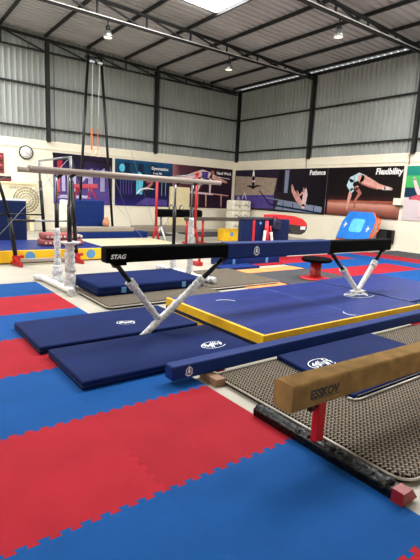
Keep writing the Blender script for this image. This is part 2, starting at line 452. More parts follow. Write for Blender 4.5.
# ------------------------------------------------------------------ jigsaw floor tiles
XE = 2.17; YB = .85
def tooth_line(a, b, c, horizontal):
    """points of an interlocking edge from a to b at constant c (open ended)"""
    pts = []; n = 10; p = (b-a)/n; d = .028
    for i in range(n):
        m = a+(i+.5)*p
        for s, o in ((m-.02, 0), (m-.03, d), (m+.03, d), (m+.02, 0)): pts.append((s, c+o-d/2))
    return [(x, y) if horizontal else (y, x) for x, y in pts]
def tile_poly(x0, x1, y0, y1, s=True, n=True, w=True, e=True):
    P = [(x0, y0)]
    if s: P += tooth_line(x0, x1, y0, True)
    P.append((x1, y0))
    if e: P += tooth_line(y0, y1, x1, False)
    P.append((x1, y1))
    if n: P += list(reversed(tooth_line(x0, x1, y1, True)))
    P.append((x0, y1))
    if w: P += list(reversed(tooth_line(y0, y1, x0, False)))
    return P
ORD = ['first', 'second', 'third', 'fourth', 'fifth', 'sixth', 'seventh', 'eighth']
def inview(x0, x1, y0, y1, mg=25):
    for i in range(9):
        for j in range(9):
            p = proj((x0+(x1-x0)*i/8, y0+(y1-y0)*j/8, .02))
            if p and -mg < p[0] < 420+mg and -mg < p[1] < 560+mg: return True
    return False
for k in range(-1, 7):
    cname = 'red' if k % 2 else 'blue'
    band = (k+1)//2 if cname == 'red' else k//2
    for j in range(4):
        x1 = XE-j; x0 = x1-1; y0 = YB+k; y1 = y0+1
        if not inview(x0, x1, y0, y1): continue
        mb = MB(); mb.prism(tile_poly(x0, x1, y0, y1, True, k < 6, True, j > 0), 0, .02, bev=.0005)
        o = mb.build('foam_floor_tile', cname, None, (x0+.5, y0+.5, 0))
        tag(o, f'{cname} jigsaw floor tile, {ORD[band]} {cname} band from the camera, {ORD[j]} tile from the bare concrete edge', 'floor tile', 'interlocking foam tiles beside the beams')
# the second tiled area in front of the vault corner
def farcol(x, y):
    i = round(x-8.26); k = round(y-3.85)
    if i == 3: return 'blue'
    if i >= 4: return 'red'
    return ['red', 'blue', 'red', 'blue', 'red'][k]
for k in range(5):
    for i in range(5):
        x0, y0 = 8.26+i*1.0, 3.85+k
        if i == 4: pass
        x1 = x0+1
        c = farcol(x0, y0)
        if not inview(x0, x1, y0, y0+1, 8): continue
        mb = MB(); mb.prism(tile_poly(x0, x1, y0, y0+1), 0, .02, bev=.0012)
        o = mb.build('foam_floor_tile', c, None, (x0+.5, y0+.5, 0))
        tag(o, f'{c} far floor tile by the vault wall, {ORD[k]} row from the camera, {ORD[i]} from the grey mat', 'floor tile', 'foam tiles towards the vault wall')
mb = MB(); mb.b2(13.28, 14.95, 4.0, 8.75, 0, .018, .004, 1)
tag(mb.build('border_mat', 'border'), 'charcoal border mat along the foot of the white wall', 'mat')
mb = MB(); mb.prism(tile_poly(7.24, 8.24, 7.85, 8.85), 0, .02, bev=.0012)
tag(mb.build('foam_floor_tile', 'red'), 'red floor tile lying loose beside the dark blue vault block', 'floor tile')
mb = MB(); mb.b2(5.35, 8.22, 5.85, 7.55, 0, .014, .003, 1)
tag(mb.build('floor_mat', 'orange'), 'thin orange floor mat showing around the dark grey mat', 'mat')
mb = MB(); mb.b2(6.3, 8.2, 5.45, 7.05, .0145, .030, .004, 1)
tag(mb.build('floor_mat', 'border'), 'dark grey floor mat under the round red stool', 'mat')

# ------------------------------------------------------------------ mats
def mat_thing(name, x0, x1, y0, y1, z0, z1, m, label, cat='mat', group=None, bev=.02, rotz=0, logos=(), tags=()):
    c = ((x0+x1)/2, (y0+y1)/2, z0)
    t = thing(name, c, label, cat, group)
    mb = MB(); mb.b2(x0, x1, y0, y1, z0, z1, bev, 3); mb.build('vinyl_body', m, t)
    for (lx, ly, r, a, sd) in logos:
        emblem(frame((lx, ly, z1+.0005), (math.cos(a), math.sin(a), 0), (-math.sin(a), math.cos(a), 0)), r, t, sd)
    for tx in tags:
        MB().b2(tx-.038, tx+.038, y0-.006, y0+.002, z0+.03, z1-.04, .002, 1).build('hook_tab', 'cyan', t)
    # piping seam round the lower edge
    MB().b2(x0-.004, x1+.004, y0-.004, y1+.004, z0+(z1-z0)*.42, z0+(z1-z0)*.42+.006).build('piping', 'navydark', t)
    t.rotation_euler.z = rotz
    return t
mat_thing('landing_mat', 1.19, 3.06, 4.24, 5.22, .021, .10, 'navy', 'navy landing mat under the black beam, farther of the two on the tiles', group='navy landing mats on the tiles', logos=[(2.3, 4.62, .12, -.3, 1)])
mat_thing('landing_mat', 1.24, 3.10, 3.26, 4.15, .021, .10, 'navy', 'navy landing mat nearest the low blue beam, overlapping the red and blue tiles', group='navy landing mats on the tiles', logos=[(2.72, 3.48, .15, .1, 2)])
# big royal mat with yellow and navy sides
t = thing('crash_mat', (4.7, 4.2, 0), 'large royal blue crash mat with yellow banded sides under the far beam legs', 'mat')
x0, x1, y0, y1 = 3.17, 6.32, 3.22, 5.16
mb = MB(); mb.b2(x0, x1, y0, y1, 0, .2, .012, 2); mb.build('vinyl_top', 'royal', t)
mb = MB()
mb.b2(x0-.006, x1+.004, y0-.006, y1+.004, .002, .052, .003, 1); mb.build('yellow_band', 'yellow', t)
mb = MB(); mb.b2(x0-.007, x1+.005, y0-.007, y1+.005, .052, .098, .003, 1); mb.build('navy_band', 'navydark', t)
mb = MB(); mb.b2(x0-.006, x1+.004, y0-.006, y1+.004, .098, .197, .003, 1); mb.build('yellow_band', 'yellow', t)
MB().b2(x0+.04, x1, y0-.008, y0+.022, .190, .2035, .004, 2).build('yellow_piping', 'yellow', t)
MB().b2(x0-.008, x0+.038, y0-.008, y1+.004, .190, .2035, .004, 2).build('yellow_piping', 'yellow', t)
MB().tube([(4.93, y0+.05, .2), (4.93, y1-.05, .2)], .0022, 6).build('fold_seam', 'cyan', t)
mb = MB(); T = frame((0, 0, .2008), (1, 0, 0), (0, 1, 0))
ring(mb, T, (3.75, 4.55), .17, .185, 'white', .002, a0=.2, a1=1.9); ring(mb, T, (4.9, 3.38), .10, .115, 'white', .002, a0=2.0, a1=4.2)
mb.build('printed_arc', None, t)
emblem(frame((6.0, 4.05, .2005), (1, -.1, 0), (.1, 1, 0)), .28, t, 5)
mat_thing('crash_mat', 6.42, 8.3, 3.42, 5.25, 0, .2, 'royal', 'second royal blue mat butted against the far end of the yellow banded mat', tags=(6.62,), bev=.025)
# small mat with grey rim on the near carpeted board
t = thing('folding_mat', (3.85, 2.5, .06), 'blue mat with pale rim and white emblem behind the tan beam', 'mat')
MB().prism([(2.96, 1.945), (4.62, 1.945), (4.62, 2.92), (3.08, 2.92)], .066, .105, bev=.008).build('vinyl_body', 'navy', t)
mb = MB(); mb.tube([(3.1, 1.915, .0705), (3.0, 1.918, .0705), (2.955, 1.935, .0705), (2.945, 1.99, .0705)], .009, 8); mb.tube([(3.1, 1.915, .0705), (4.6, 1.915, .0705)], .009, 8)
mb.build('rim', 'chrome', t)
MB().b2(3.0, 4.58, 1.940, 1.946, .087, .090).build('stitching', 'chrome', t)
emblem(frame((3.29, 2.54, .1055), (1, .1, 0), (-.1, 1, 0)), .17, t, 3)

# carpeted boards with metal rims
def rounded(x0, x1, y0, y1, r, n=6):
    P = []
    for cx, cy, a in ((x1-r, y0+r, -PI/2), (x1-r, y1-r, 0), (x0+r, y1-r, PI/2), (x0+r, y0+r, PI)):
        for i in range(n+1): P.append((cx+r*math.cos(a+PI/2*i/n), cy+r*math.sin(a+PI/2*i/n)))
    return P
def carpet_board(x0, x1, y0, y1, label, r=.1, z1=.06):
    t = thing('carpeted_board', ((x0+x1)/2, (y0+y1)/2, 0), label, 'board', 'carpeted floor boards')
    MB().prism(rounded(x0+.012, x1-.012, y0+.012, y1-.012, r), 0, z1-.022).build('foam_base', 'black', t)
    MB().prism(rounded(x0, x1, y0, y1, r), z1-.022, z1, bev=.006).build('carpet_top', 'carpet', t)
    P = rounded(x0-.004, x1+.004, y0-.004, y1+.004, r); P.append(P[0])
    mb = MB(); mb.tube([(x, y, z1-.026) for x, y in P], .010, 8, caps=False); mb.build('metal_rim', 'chrome', t)
    return t
carpet_board(2.345, 6.2, 1.13, 2.93, 'patterned carpet board with metal rim under the tan beam', .12)
carpet_board(2.50, 4.55, 5.58, 6.80, 'carpeted board with metal rim under the thick blue mat', .08)
carpet_board(4.60, 6.25, 6.0, 7.6, 'carpeted board with metal rim reaching to the orange mat', .08)
mat_thing('landing_mat', 2.575, 4.52, 6.14, 7.25, .061, .22, 'navy', 'thick navy mat with light blue tabs lying on a carpeted board', tags=(3.0, 4.1), bev=.035)

# ------------------------------------------------------------------ main high beam
t = thing('balance_beam', (4.3, 4.2, 0), 'long high balance beam with black padded ends and blue middle cover', 'balance beam')
BY0, BY1 = 4.13, 4.28
MB().b2(1.825, 3.40, BY0, BY1, .895, 1.06, .022, 3).build('beam_body', 'black', t)
MB().b2(1.92, 2.06, BY0+.02, BY1-.02, .865, .90, .006, 2).build('leg_bracket', 'black', t)
MB().b2(3.37, 5.28, BY0-.012, BY1+.012, .872, 1.067, .02, 3).build('middle_cover', 'beamblue', t)
MB().b2(5.25, 6.88, BY0, BY1, .868, 1.055, .022, 3).build('beam_body', 'black', t)
mb = MB(); text_mb(mb, 'STAG', .062, frame((1.868, BY0-.0008, .942), (1, 0, -.012), (0, 0, 1)), 'white', .0016, .25, 1.08); mb.build('lettering', None, t)
crest(frame((3.83, BY0-.0125, .965), (1, 0, 0), (0, 0, 1)), .062, t)
def leg(p0, p1, split, r, wm, cr, parent):
    a = Vector(p0); b = Vector(p1); c = a.lerp(b, split)
    l = MB(); l.tube([a, c.lerp(b, .03)], r*.92, 12); lo = l.build('leg', 'blackmetal', parent)
    w = MB(); w.tube([c, b], [r*1.45, r*1.25], 12, None, True, cr, 26); w.build('wrapping', wm, lo)
    for s in (.0, .08):
        w = MB(); q = c.lerp(b, s); w.tube([q, q+(b-a).normalized()*.05], r*1.75, 12, None, True, cr, 3); w.build('wrapping', wm, lo)
leg((1.96, 4.2, .88), (2.475, 4.2, .235), .30, .028, 'wrap', .10, t)
leg((3.36, 4.2, .87), (2.27, 4.2, .045), .27, .030, 'wrap', .12, t)
MB().b2(2.14, 2.4, 4.165, 4.225, .021, .048, .008).build('foot', 'wrap', t)
leg((5.40, 4.2, .88), (6.15, 4.2, .235), .42, .030, 'wrapwhite', .05, t)
leg((6.74, 4.2, .88), (6.17, 4.2, .225), .30, .030, 'wrapwhite', .03, t)
MB().b2(6.04, 6.3, 4.14, 4.26, .201, .232, .008).build('foot', 'wrapwhite', t)
for x in (1.96, 3.36, 5.40, 6.74):
    MB().b2(x-.035, x+.035, 4.165, 4.235, .84, .90, .006).build('leg_bracket', 'blackmetal', t)

# ------------------------------------------------------------------ low blue floor beam
t = thing('floor_beam', (4.4, 3.02, 0), 'long low blue floor beam with white crest lying across timber blocks', 'balance beam')
mb = MB(); mb.b2(1.895, 6.9, 2.955, 3.085, .068, .198, .018, 3); mb.build('beam_body', 'beamblue', t)
crest(frame((2.06, 2.9545, .135), (1, 0, 0), (0, 0, 1)), .047, t)
MB().b2(2.36, 2.46, 2.95, 3.07, .0615, .0675).build('red_shim', 'redmetal', t)
MB().b2(5.62, 5.9, 2.90, 3.09, .0615, .0675, .002).build('red_shim', 'redmetal', t)
mb = MB(); mb.b2(2.24, 2.34, 2.80, 3.05, 0, .067, .004, 1)
tag(mb.build('timber_block', 'block'), 'short brown timber block under the near end of the low blue beam', 'block')
mb = MB(); mb.b2(6.25, 6.40, 2.86, 3.05, 0, .067, .004, 1)
tag(mb.build('timber_block', 'block'), 'timber block under the far end of the low blue beam', 'block')

# ------------------------------------------------------------------ tan beam in front
yw = -R(2.0)
T0 = Matrix.Translation((1.86, 1.693, 0)) @ Matrix.Rotation(yw, 4, 'Z')
t = thing('balance_beam', (2.2, 1.67, .02), 'tan suede balance beam with dark lettering on a short red post', 'balance beam')
mb = MB(); mb.M = T0
poly8 = []
w, hh = .08, .087
sec = []
for k in range(28):
    a = 2*PI*k/28; ca, sa = math.cos(a), math.sin(a); e = .27
    sec.append((w*math.copysign(abs(ca)**e, ca), hh*math.copysign(abs(sa)**e, sa)))
rot = Matrix(((0, 0, 1), (1, 0, 0), (0, 1, 0)))
mb.prism(sec, 0, 4.9, 'suede', rot, Vector((0, 0, .465)), smooth=True)
for f in mb.bm.faces:
    if f.normal.length and len(f.verts) > 4: f.material_index = mb.mi('suede_end')
mb.build('beam_body', None, t)
mb = MB(); mb.M = T0
text_mb(mb, 'ESSKOV', .078, frame((.150, -w-.0008, .440), (1, 0, 0), (0, 0, 1)), 'ink', .0034, 0, .93)
mb.b2(.17, .43, -w-.0012, -w+.002, .428, .4325, m='ink')
mb.build('lettering', None, t)
for px in (.34, 4.3):
    b = T0 @ Vector((px, 0, 0))
    mb = MB(); mb.b2(b.x-.034, b.x+.034, b.y-.028, b.y+.028, .06, .385, .006); p = mb.build('post', 'redmetal', t)
    mb = MB(); mb.tube([(b.x-.03, b.y-.0, .33), (b.x-.075, b.y-.0, .33)], .012, 10); mb.tube([(b.x-.07, b.y, .33), (b.x-.1, b.y, .33)], .024, 12); mb.build('clamp_knob', 'blackmetal', p)
    MB().b2(b.x-.05, b.x+.045, 1.10, 2.24, .021 if px < 1 else .061, .085 if px < 1 else .1, .012).build('base_bar', 'tape', t)
bx = (T0 @ Vector((.34, 0, 0))).x
mb = MB()
mb.tube([(bx, 2.23, .057), (bx, 1.72, .057)], .048, 12, None, True, .13, 26); mb.tube([(bx, 1.62, .057), (bx, 1.14, .057)], .048, 12, None, True, .13, 24); mb.build('plastic_wrap', 'tape', t)
MB().prism([(bx-.055, .021), (bx+.10, .021), (bx+.035, .095), (bx-.05, .095)], -1.115, -1.045, None, Matrix(((1, 0, 0), (0, 0, -1), (0, 1, 0)))).build('end_cap', 'capred', t)
MB().tube([(bx-.02, 1.665, .09), (bx-.02, 1.60, .09)], .012, 8).build('bolt', 'silver', t)

# ------------------------------------------------------------------ parallel bars wrapped in plastic
t = thing('parallel_bars', (3.6, 7.25, 0), 'parallel bars with two long pale rails on plastic wrapped posts', 'parallel bars')
for y in (6.95, 7.55):
    mb = MB(); mb.tube([(1.86, y, 1.885), (5.40, y, 1.868)], .043, 14); mb.build('rail', 'wood', t)
    MB().tube([(1.855, y, 1.885), (1.9, y, 1.885)], .045, 14).build('rail_cap', 'greycarpet', t)
for x in (2.45, 4.76):
    for y in (6.95, 7.55):
        near = y < 7
        up = MB(); up.tube([(x, y, 1.36), (x, y, 1.80)], .024, 10); pu = up.build('post', 'silver', t)
        MB().tube([(x, y, .8 if x < 3 else .6), (x, y, 1.38)], .036, 12).build('sleeve', 'blackmetal', pu)
        MB().b2(x-.006, x+.006, y-.028, y-.02, 1.40, 1.74).build('scale_strip', 'blackmetal', pu)
        MB().bar((x, y, 1.78), (x+.1, y, 1.85), .04, .05, bev=.006).build('rail_clamp', 'blackmetal', t)
        w = MB()
        if x < 3:
            w.tube([(x, y, .05), (x, y, .35)], [.10, .075], 12, None, True, .14, 9)
            w.tube([(x, y, .33), (x, y, .78 if near else .97)], [.085 if near else .058, .07 if near else .045], 12, None, True, .16, 14)
            if near: w.tube([(x, y, .74), (x, y, .8)], [.075, .13], 12, None, True, .25, 2)
        else:
            w.tube([(x, y, .12), (x, y, 1.2 if near else .55)], [.065, .05], 12, None, True, .13, 22)
        w.build('wrapping', 'wrap', pu)
for x, ya, yb in ((2.40, 6.66, 8.0), (4.80, 6.32, 7.9)):
    g = 0 if x < 3 else .066; e = -.03 if x < 3 else .04; x -= .02 if x < 3 else 0
    mb = MB(); mb.tube([(x-.06, yb, .05+g), (x-.02, (ya+yb)/2, .055+g), (x, ya, .05+g)], .048, 12, None, True, .12, 14); f = mb.build('foot', 'wrapwhite', t)
    MB().tube([(x-.16, yb+.08, .055+g), (x-.05, yb-.12, .055+g)], .052, 12, None, True, .15, 5).build('wrapping', 'wrap', f)
    MB().tube([(x, ya+.1, .062+g), (x+e, ya-.08, .062+g)], .056, 12, None, True, .15, 5).build('wrapping', 'wrap', f)

# ------------------------------------------------------------------ uneven bars on red feet
t = thing('uneven_bars', (2.95, 10.9, 0), 'uneven bars with leaning black posts on red feet', 'uneven bars')
MB().tube([(3.5, 9.8, 2.3), (3.5, 12.1, 2.3)], .024, 10).build('high_bar', 'silver', t)
MB().tube([(1.98, 9.86, 1.95), (1.98, 12.1, 1.95)], .024, 10).build('low_bar', 'wood', t)
for y in (9.82, 12.12):
    fx = (2.33, 3.62)
    a = MB(); a.tube([(fx[0], y, .08), (2.23, y, 1.0)], .045, 12); p = a.build('post', 'blackmetal', t)
    MB().tube([(2.23, y, .98), (1.98, y, 1.95)], .034, 12).build('upper_tube', 'silver' if y > 11 else 'blackmetal', p)
    a = MB(); a.tube([(fx[1], y, .08), (3.52, y, 1.80)], .045, 12); p = a.build('post', 'blackmetal', t)
    MB().tube([(3.52, y, 1.78), (3.5, y, 2.32)], .03, 12).build('upper_tube', 'silver', p)
    MB().tube([(2.25, y, .93), (2.72, y, .93)], .026, 10).build('spacer', 'blackmetal', t)
    MB().tube([(2.70, y, .93), (3.58, y, .93)], .022, 10).build('spacer', 'silver' if y < 11 else 'blackmetal', t)
    MB().b2(2.3, 3.66, y-.04, y+.04, .06, .13, .01).build('base_bar', 'wood', t)
    for x in fx:
        q = MB(); q.b2(x-.075, x+.075, y-.05, y+.05, .05, .21, .01); sg = 1 if y < 11 else -1; q.bar((x-.07, y+.1*sg, .05), (x+.03, y-.32*sg, .03), .05, .06); q.bar((x-.05, y-.04*sg, .16), (x+.02, y-.3*sg, .06), .035, .035); q.b2(x+.05, x+.15, y-.03, y+.03, .15, .21, .006); q.build('foot', 'redmetal', t)
# thick mat under the uneven bars with yellow face
t = thing('tumbling_mat', (2.5, 11.0, 0), 'long blue topped mat with yellow face and pale blue dots under the uneven bars', 'mat')
MB().b2(-1.0, 4.42, 10.02, 11.95, .0, .30, .03, 3).build('vinyl_body', 'royal', t)
MB().b2(-1.0, 4.415, 10.0, 10.04, .02, .285, .012, 2).build('yellow_face', 'yellow', t)
for x in (.0, 1.32, 2.66, 4.03):
    MB().lathe((x, 10.0, .155), [(.105, -.004), (.105, .004)], 24, rot=Matrix.Rotation(R(90), 3, 'X')).build('dot', 'cyan', t)
# woven bundles on that mat
for i, (z0, lab) in enumerate(((.302, 'lower maroon woven bundle on the yellow faced mat'), (.445, 'upper maroon woven bundle on the yellow faced mat'))):
    t = thing('folded_mat', (3.6, 10.75, z0), lab, 'folded mat', 'folded woven mats')
    x0, x1 = 3.08+.04*i, 4.05-.15*i
    MB().b2(x0, x1, 10.5, 11.0, z0, z0+.14, .045, 3).build('fabric', 'bundle', t)
    mb = MB()
    for k in range(9): mb.b2(x0+.05+k*.1, x0+.1+k*.1, 10.495, 11.005, z0+.045, z0+.095, .002, 1)
    mb.build('woven_squares', 'bundlew', t)

# ------------------------------------------------------------------ ring frame
t = thing('ring_frame', (6.3, 15.1, 0), 'tall black ring frame of two slanting poles reaching the roof', 'ring frame')
MB().tube([(5.62, 15.1, 0), (6.0, 15.1, 5.92)], .045, 12).build('pole', 'blackmetal', t)
MB().tube([(6.93, 15.1, 0), (6.45, 15.1, 6.0)], .045, 12).build('pole', 'blackmetal', t)
MB().tube([(5.9, 15.1, 5.9), (6.55, 15.1, 5.96)], .04, 10).build('crossbar', 'blackmetal', t)
for x in (6.08, 6.16, 6.36, 6.44):
    mb = MB(); mb.lathe((x, 15.05, 5.78), [(.03, -.02), (.06, -.015), (.06, .015), (.03, .02)], 16, rot=Matrix.Rotation(R(90), 3, 'X')); mb.build('pulley', 'silver', t)
for x in (5.62, 6.93):
    MB().b2(x-.12, x+.12, 14.98, 15.22, 0, .03, .006).build('foot_plate', 'blackmetal', t)
for x, lab in ((6.1, 'gymnastics ring on an orange strap, nearer the clock'), (6.32, 'gymnastics ring on a thin red strap, farther from the clock')):
    t = thing('gymnastics_ring', (x, 15.05, 2.78), lab, 'gymnastics ring', 'hanging gymnastics rings')
    MB().torus((x, 15.05, 2.87), .088, .02, Matrix.Rotation(R(90), 3, 'X') @ Matrix.Rotation(R(0), 3, 'Z'), m=None).build('ring', 'ringwood', t)
    wd = .028 if x < 6.2 else .013
    MB().b2(x-wd, x+wd, 15.046, 15.054, 2.96, 3.68).build('strap', 'strap', t)
    MB().tube([(x, 15.05, 3.67), (x+(.04 if x < 6.2 else .06), 15.05, 5.75)], .008, 6).build('suspension_cable', 'white_pipe', t)
# guy wires
def wire(a, b, lab):
    mb = MB(); mb.tube([a, b], .0042, 6); tag(mb.build('guy_wire', 'silver', None, b), lab, 'guy wire', 'steel guy wires')
wire((6.47, 15.05, 5.95), (8.4, 14.4, 0.0), 'steel guy wire sloping from the ring frame top towards the pommel horse')
wire((6.72, 15.1, 2.6), (8.1, 15.6, .05), 'short steel guy wire from the ring frame pole')
wire((6.80, 15.05, 1.4), (7.1, 13.1, 0.12), 'steel guy wire from the ring frame to the floor')
wire((3.47, 9.8, 2.28), (1.2, 8.95, 0), 'steel guy wire from the uneven bars across the air conditioner')
wire((3.47, 12.15, 2.28), (1.9, 13.2, 1.29), 'steel guy wire behind the uneven bars below the clock')
wire((3.52, 9.8, 2.28), (5.6, 14.3, 0.9), 'steel guy wire crossing the blue block behind the bars')
wire((3.52, 12.12, 2.28), (4.9, 12.6, .0), 'steel guy wire dropping beside the blue block')

# ------------------------------------------------------------------ wall things, left wall
t = thing('wall_clock', (4.76, WY, 2.65), 'round white wall clock with dark rim', 'clock')
Rx = Matrix.Rotation(R(90), 3, 'X')
MB().lathe((4.76, WY-.025, 2.91), [(.0, -.022), (.235, -.022), (.235, .022), (0, .022)], 40, rot=Rx).build('face', 'clockface', t)
MB().torus((4.76, WY-.03, 2.91), .235, .026, Rx, 40, 8).build('rim', 'steel', t)
mb = MB(); T = frame((4.76, WY-.048, 2.91), (1, 0, 0), (0, 0, 1))
for k in range(12):
    a = 2*PI*k/12; stroke(mb, T, [(.17*math.cos(a), .17*math.sin(a)), (.19*math.cos(a), .19*math.sin(a))], .009, 'ink')
mb.build('hour_marks', None, t)
mb = MB(); stroke(mb, T, [(0, 0), (-.10, .07)], .009, 'ink', .001); mb.build('hour_hand', None, t)
mb = MB(); stroke(mb, T, [(0, 0), (.13, -.09)], .006, 'ink', .002); mb.build('minute_hand', None, t)

t = thing('air_conditioner', (4.42, 17.8, .5), 'beige outdoor type air conditioner with round fan grille below the clock', 'air conditioner')
MB().b2(3.75, 4.98, 17.72, 18.06, .55, 1.76, .03, 3).build('casing', 'ac', t)
MB().b2(3.7, 5.02, 17.68, 18.08, 1.72, 1.80, .02, 2).build('top_cover', 'panel', t)
mb = MB(); mb.lathe((4.62, 17.715, 1.15), [(.0, -.006), (.5, -.006), (.5, .006), (0, .006)], 40, rot=Rx); mb.build('fan_opening', 'acdark', t)
mb = MB()
for r_ in (.1, .2, .3, .4, .49): mb.torus((4.62, 17.70, 1.15), r_, .012, Rx, 36, 6)
for k in range(12):
    a = PI*k/12; mb.tube([(4.62+.5*math.cos(a), 17.70, 1.15+.5*math.sin(a)), (4.62-.5*math.cos(a), 17.70, 1.15-.5*math.sin(a))], .008, 5)
mb.build('fan_grille', 'ac', t)
mb = MB()
for i in range(16): mb.b2(4.05+i*.05, 4.075+i*.05, 17.71, 17.725, 1.55, 1.66)
mb.build('vent', 'acdark', t)
MB().b2(3.85, 4.0, 17.75, 18.05, 0, .56, .01).build('bracket_leg', 'ac', t)
MB().b2(4.75, 4.9, 17.75, 18.05, 0, .56, .01).build('bracket_leg', 'ac', t)

mb = MB(); mb.b2(3.1, 3.97, WY-.03, WY, 2.1, 2.82, .004, 1, 'signred')
T = frame((3.1, WY-.0315, 2.1), (1, 0, 0), (0, 0, 1))
for k in range(4): mb_y = .12+.16*k; stroke(mb, T, [(.1, mb_y), (.45, mb_y+.03), (.8, mb_y)], [.02, .045, .03], 'signpink' if k % 2 else 'signdark')
tag(mb.build('wall_banner', None), 'dark red printed banner on the wall above the shelf board', 'banner')
mb = MB(); mb.b2(3.2, 4.2, WY-.06, WY, 1.82, 2.0, .01, 2, 'signdark'); mb.b2(3.2, 4.19, WY-.064, WY-.05, 1.85, 1.90, m='signred')
tag(mb.build('wall_shelf', None), 'dark red shelf board on the wall above the air conditioner', 'shelf')

SK = {n: mat('print_'+n, c, .4, spec=.12) for n, c in dict(skin='#d39c92', skin2='#a86a62', pale='#e3c3c8', leo='#b7d6df', violet='#54448c', dk='#1a1220', dk2='#2b2034', red='#b02f3f', pinkred='#c8566a', white='#f2eff0', whitish='#b9b3d8', lilac='#9d94bc', cyan='#5fc0dd', teal='#1f7a74', deep='#17425c', green='#3fae5c', night='#16263e', sand='#d8ccc8', rail='#7d88a2', beige='#a08f80', hair='#20161a', glow='#a95a45').items()}
def poster(o, ux, w, h, bg, art, label, texts=()):
    uy = Vector((0, 0, 1)); T = frame(o, ux, uy)
    t = thing('wall_poster', o, label, 'poster', 'gymnast posters on the walls')
    mb = MB(); uvl = mb.bm.loops.layers.uv.new('UVMap')
    k = mb.mi(bg)
    z = .012
    vs = [mb.bm.verts.new(T @ Vector(p)) for p in ((0, 0, z), (w, 0, z), (w, h, z), (0, h, z), (0, 0, -.02), (w, 0, -.02), (w, h, -.02), (0, h, -.02))]
    f = mb.bm.faces.new(vs[:4]); f.material_index = k
    for l, uv in zip(f.loops, ((0, 0), (1, 0), (1, 1), (0, 1))): l[uvl].uv = uv
    for i in range(4):
        f2 = mb.bm.faces.new((vs[i], vs[4+i], vs[4+(i+1) % 4], vs[(i+1) % 4])); f2.material_index = k
    art(mb, T, uvl)
    p = mb.build('print', None, t)
    if texts:
        for (s, x, y, size, bold, sx, shear) in texts:
            q = MB(); text_mb(q, s, size, T @ Matrix.Translation((x, y, .028)), SK['white'], bold, shear, sx, depth=.001); q.build('lettering', None, t)
    return t
def uvquad(mb, T, uvl, x0, y0, x1, y1, m, z):
    f = mb.bm.faces.new([mb.bm.verts.new(T @ Vector(p)) for p in ((x0, y0, z), (x1, y0, z), (x1, y1, z), (x0, y1, z))]); f.material_index = mb.mi(m)
    for l, uv in zip(f.loops, ((0, 0), (1, 0), (1, 1), (0, 1))): l[uvl].uv = uv

# poster: purple hall with red horse
bgA = print_mat('print_purple_hall', [(0, '#3a2a66'), (.25, '#5a4a8c'), (.55, '#3b2c5e'), (.8, '#251a3a'), (1, '#1b1428')], 'v', .5, 4)
def art1(mb, T, uvl):
    s = SK
    for i in range(5): poly(mb, T, [(1.15+i*.26, .55), (1.35+i*.26, .55), (1.35+i*.26, 1.45+.02*i), (1.15+i*.26, 1.4)], s['lilac'] if i % 2 else s['violet'], .015)
    for i in range(3): poly(mb, T, [(.32+i*.22, .5), (.46+i*.22, .5), (.46+i*.22, 1.2), (.32+i*.22, 1.2)], s['whitish'], .015)
    poly(mb, T, [(.0, .02), (2.45, .02), (2.45, .25), (0, .35)], s['violet'], .016)
    poly(mb, T, [(.1, .22), (1.5, .25), (1.4, .36), (.3, .36)], s['whitish'], .017)
    stroke(mb, T, [(.18, .4), (.2, 1.2)], .07, s['pinkred'], .018)
    poly(mb, T, [(.15, 1.4), (.35, 1.4), (.35, 1.7), (.15, 1.65)], s['red'], .018)
    poly(mb, T, [(.72, .62), (1.82, .66), (1.82, .86), (.72, .80)], s['pinkred'], .02); poly(mb, T, [(.72, .62), (1.82, .66), (1.82, .7), (.72, .67)], s['red'], .021)
    for a, b in ((.92, .85), (.98, 1.1), (1.5, 1.4), (1.6, 1.75)): stroke(mb, T, [(a, .62), (b, .25)], .035, s['red'], .019)
    stroke(mb, T, [(1.1, .9), (1.3, 1.15), (1.45, 1.05)], [.06, .08, .03], s['whitish'], .02)
    stroke(mb, T, [(.02, 1.9), (2.4, 1.72)], .05, s['dk'], .018)
poster((5.76, WY-.02, 1.05), (1, 0, 0), 2.47, 1.96, bgA, art1, 'purple poster of a sports hall with a red vaulting horse')
# poster: blue light hall
bgB = print_mat('print_blue_hall', [(0, '#2a2070'), (.18, '#1c1c4c'), (.45, '#131a30'), (.75, '#1a3a5c'), (1, '#1c4d78')], 'v', .35, 4)
def art2(mb, T, uvl):
    s = SK
    for i in range(6): poly(mb, T, [(.1+i*.33, 1.35), (.36+i*.33, 1.32), (.36+i*.33, 1.82), (.1+i*.33, 1.84)], SK['night'] if i % 2 else s['deep'], .014)
    disc(mb, T, (.32, 1.6), .13, s['cyan'], .017, ry=.17)
    poly(mb, T, [(1.0, .55), (1.3, .5), (1.36, 1.35), (1.12, 1.5), (1.0, 1.2)], s['cyan'], .017)
    for i in range(5): stroke(mb, T, [(.25+i*.13, .5), (.25+i*.13, 1.1)], .02, s['violet'], .016)
    stroke(mb, T, [(1.02, .52), (1.2, .72), (1.5, .8), (1.9, .76)], [.02, .035, .03, .015], s['white'], .02)
    stroke(mb, T, [(1.5, .75), (1.75, 1.0), (1.85, 1.3)], [.05, .07, .04], s['skin2'], .019)
    stroke(mb, T, [(1.55, 1.05), (1.75, 1.15)], .04, s['pinkred'], .02)
    poly(mb, T, [(.95, .05), (2.6, .05), (2.6, .3), (1.5, .38)], s['violet'], .016)
    for i in range(3): stroke(mb, T, [(2.1+i*.2, .5), (2.1+i*.2, 1.2)], .02, s['rail'], .016)
poster((8.36, WY-.02, 1.05), (1, 0, 0), 2.86, 1.96, bgB, art2, 'dark blue poster of a gymnast in a light beam reading Gymnastics', [('Gymnastics', 1.74, 1.62, .19, .004, 1.0, 0), ('is my life', 1.82, 1.43, .13, .002, 1, 0)])
bgC = print_mat('print_maroon', [(0, '#a06a66'), (.12, '#5a3440'), (.5, '#2a1a28'), (1, '#2c1a2c')], 'u', .15, 3)
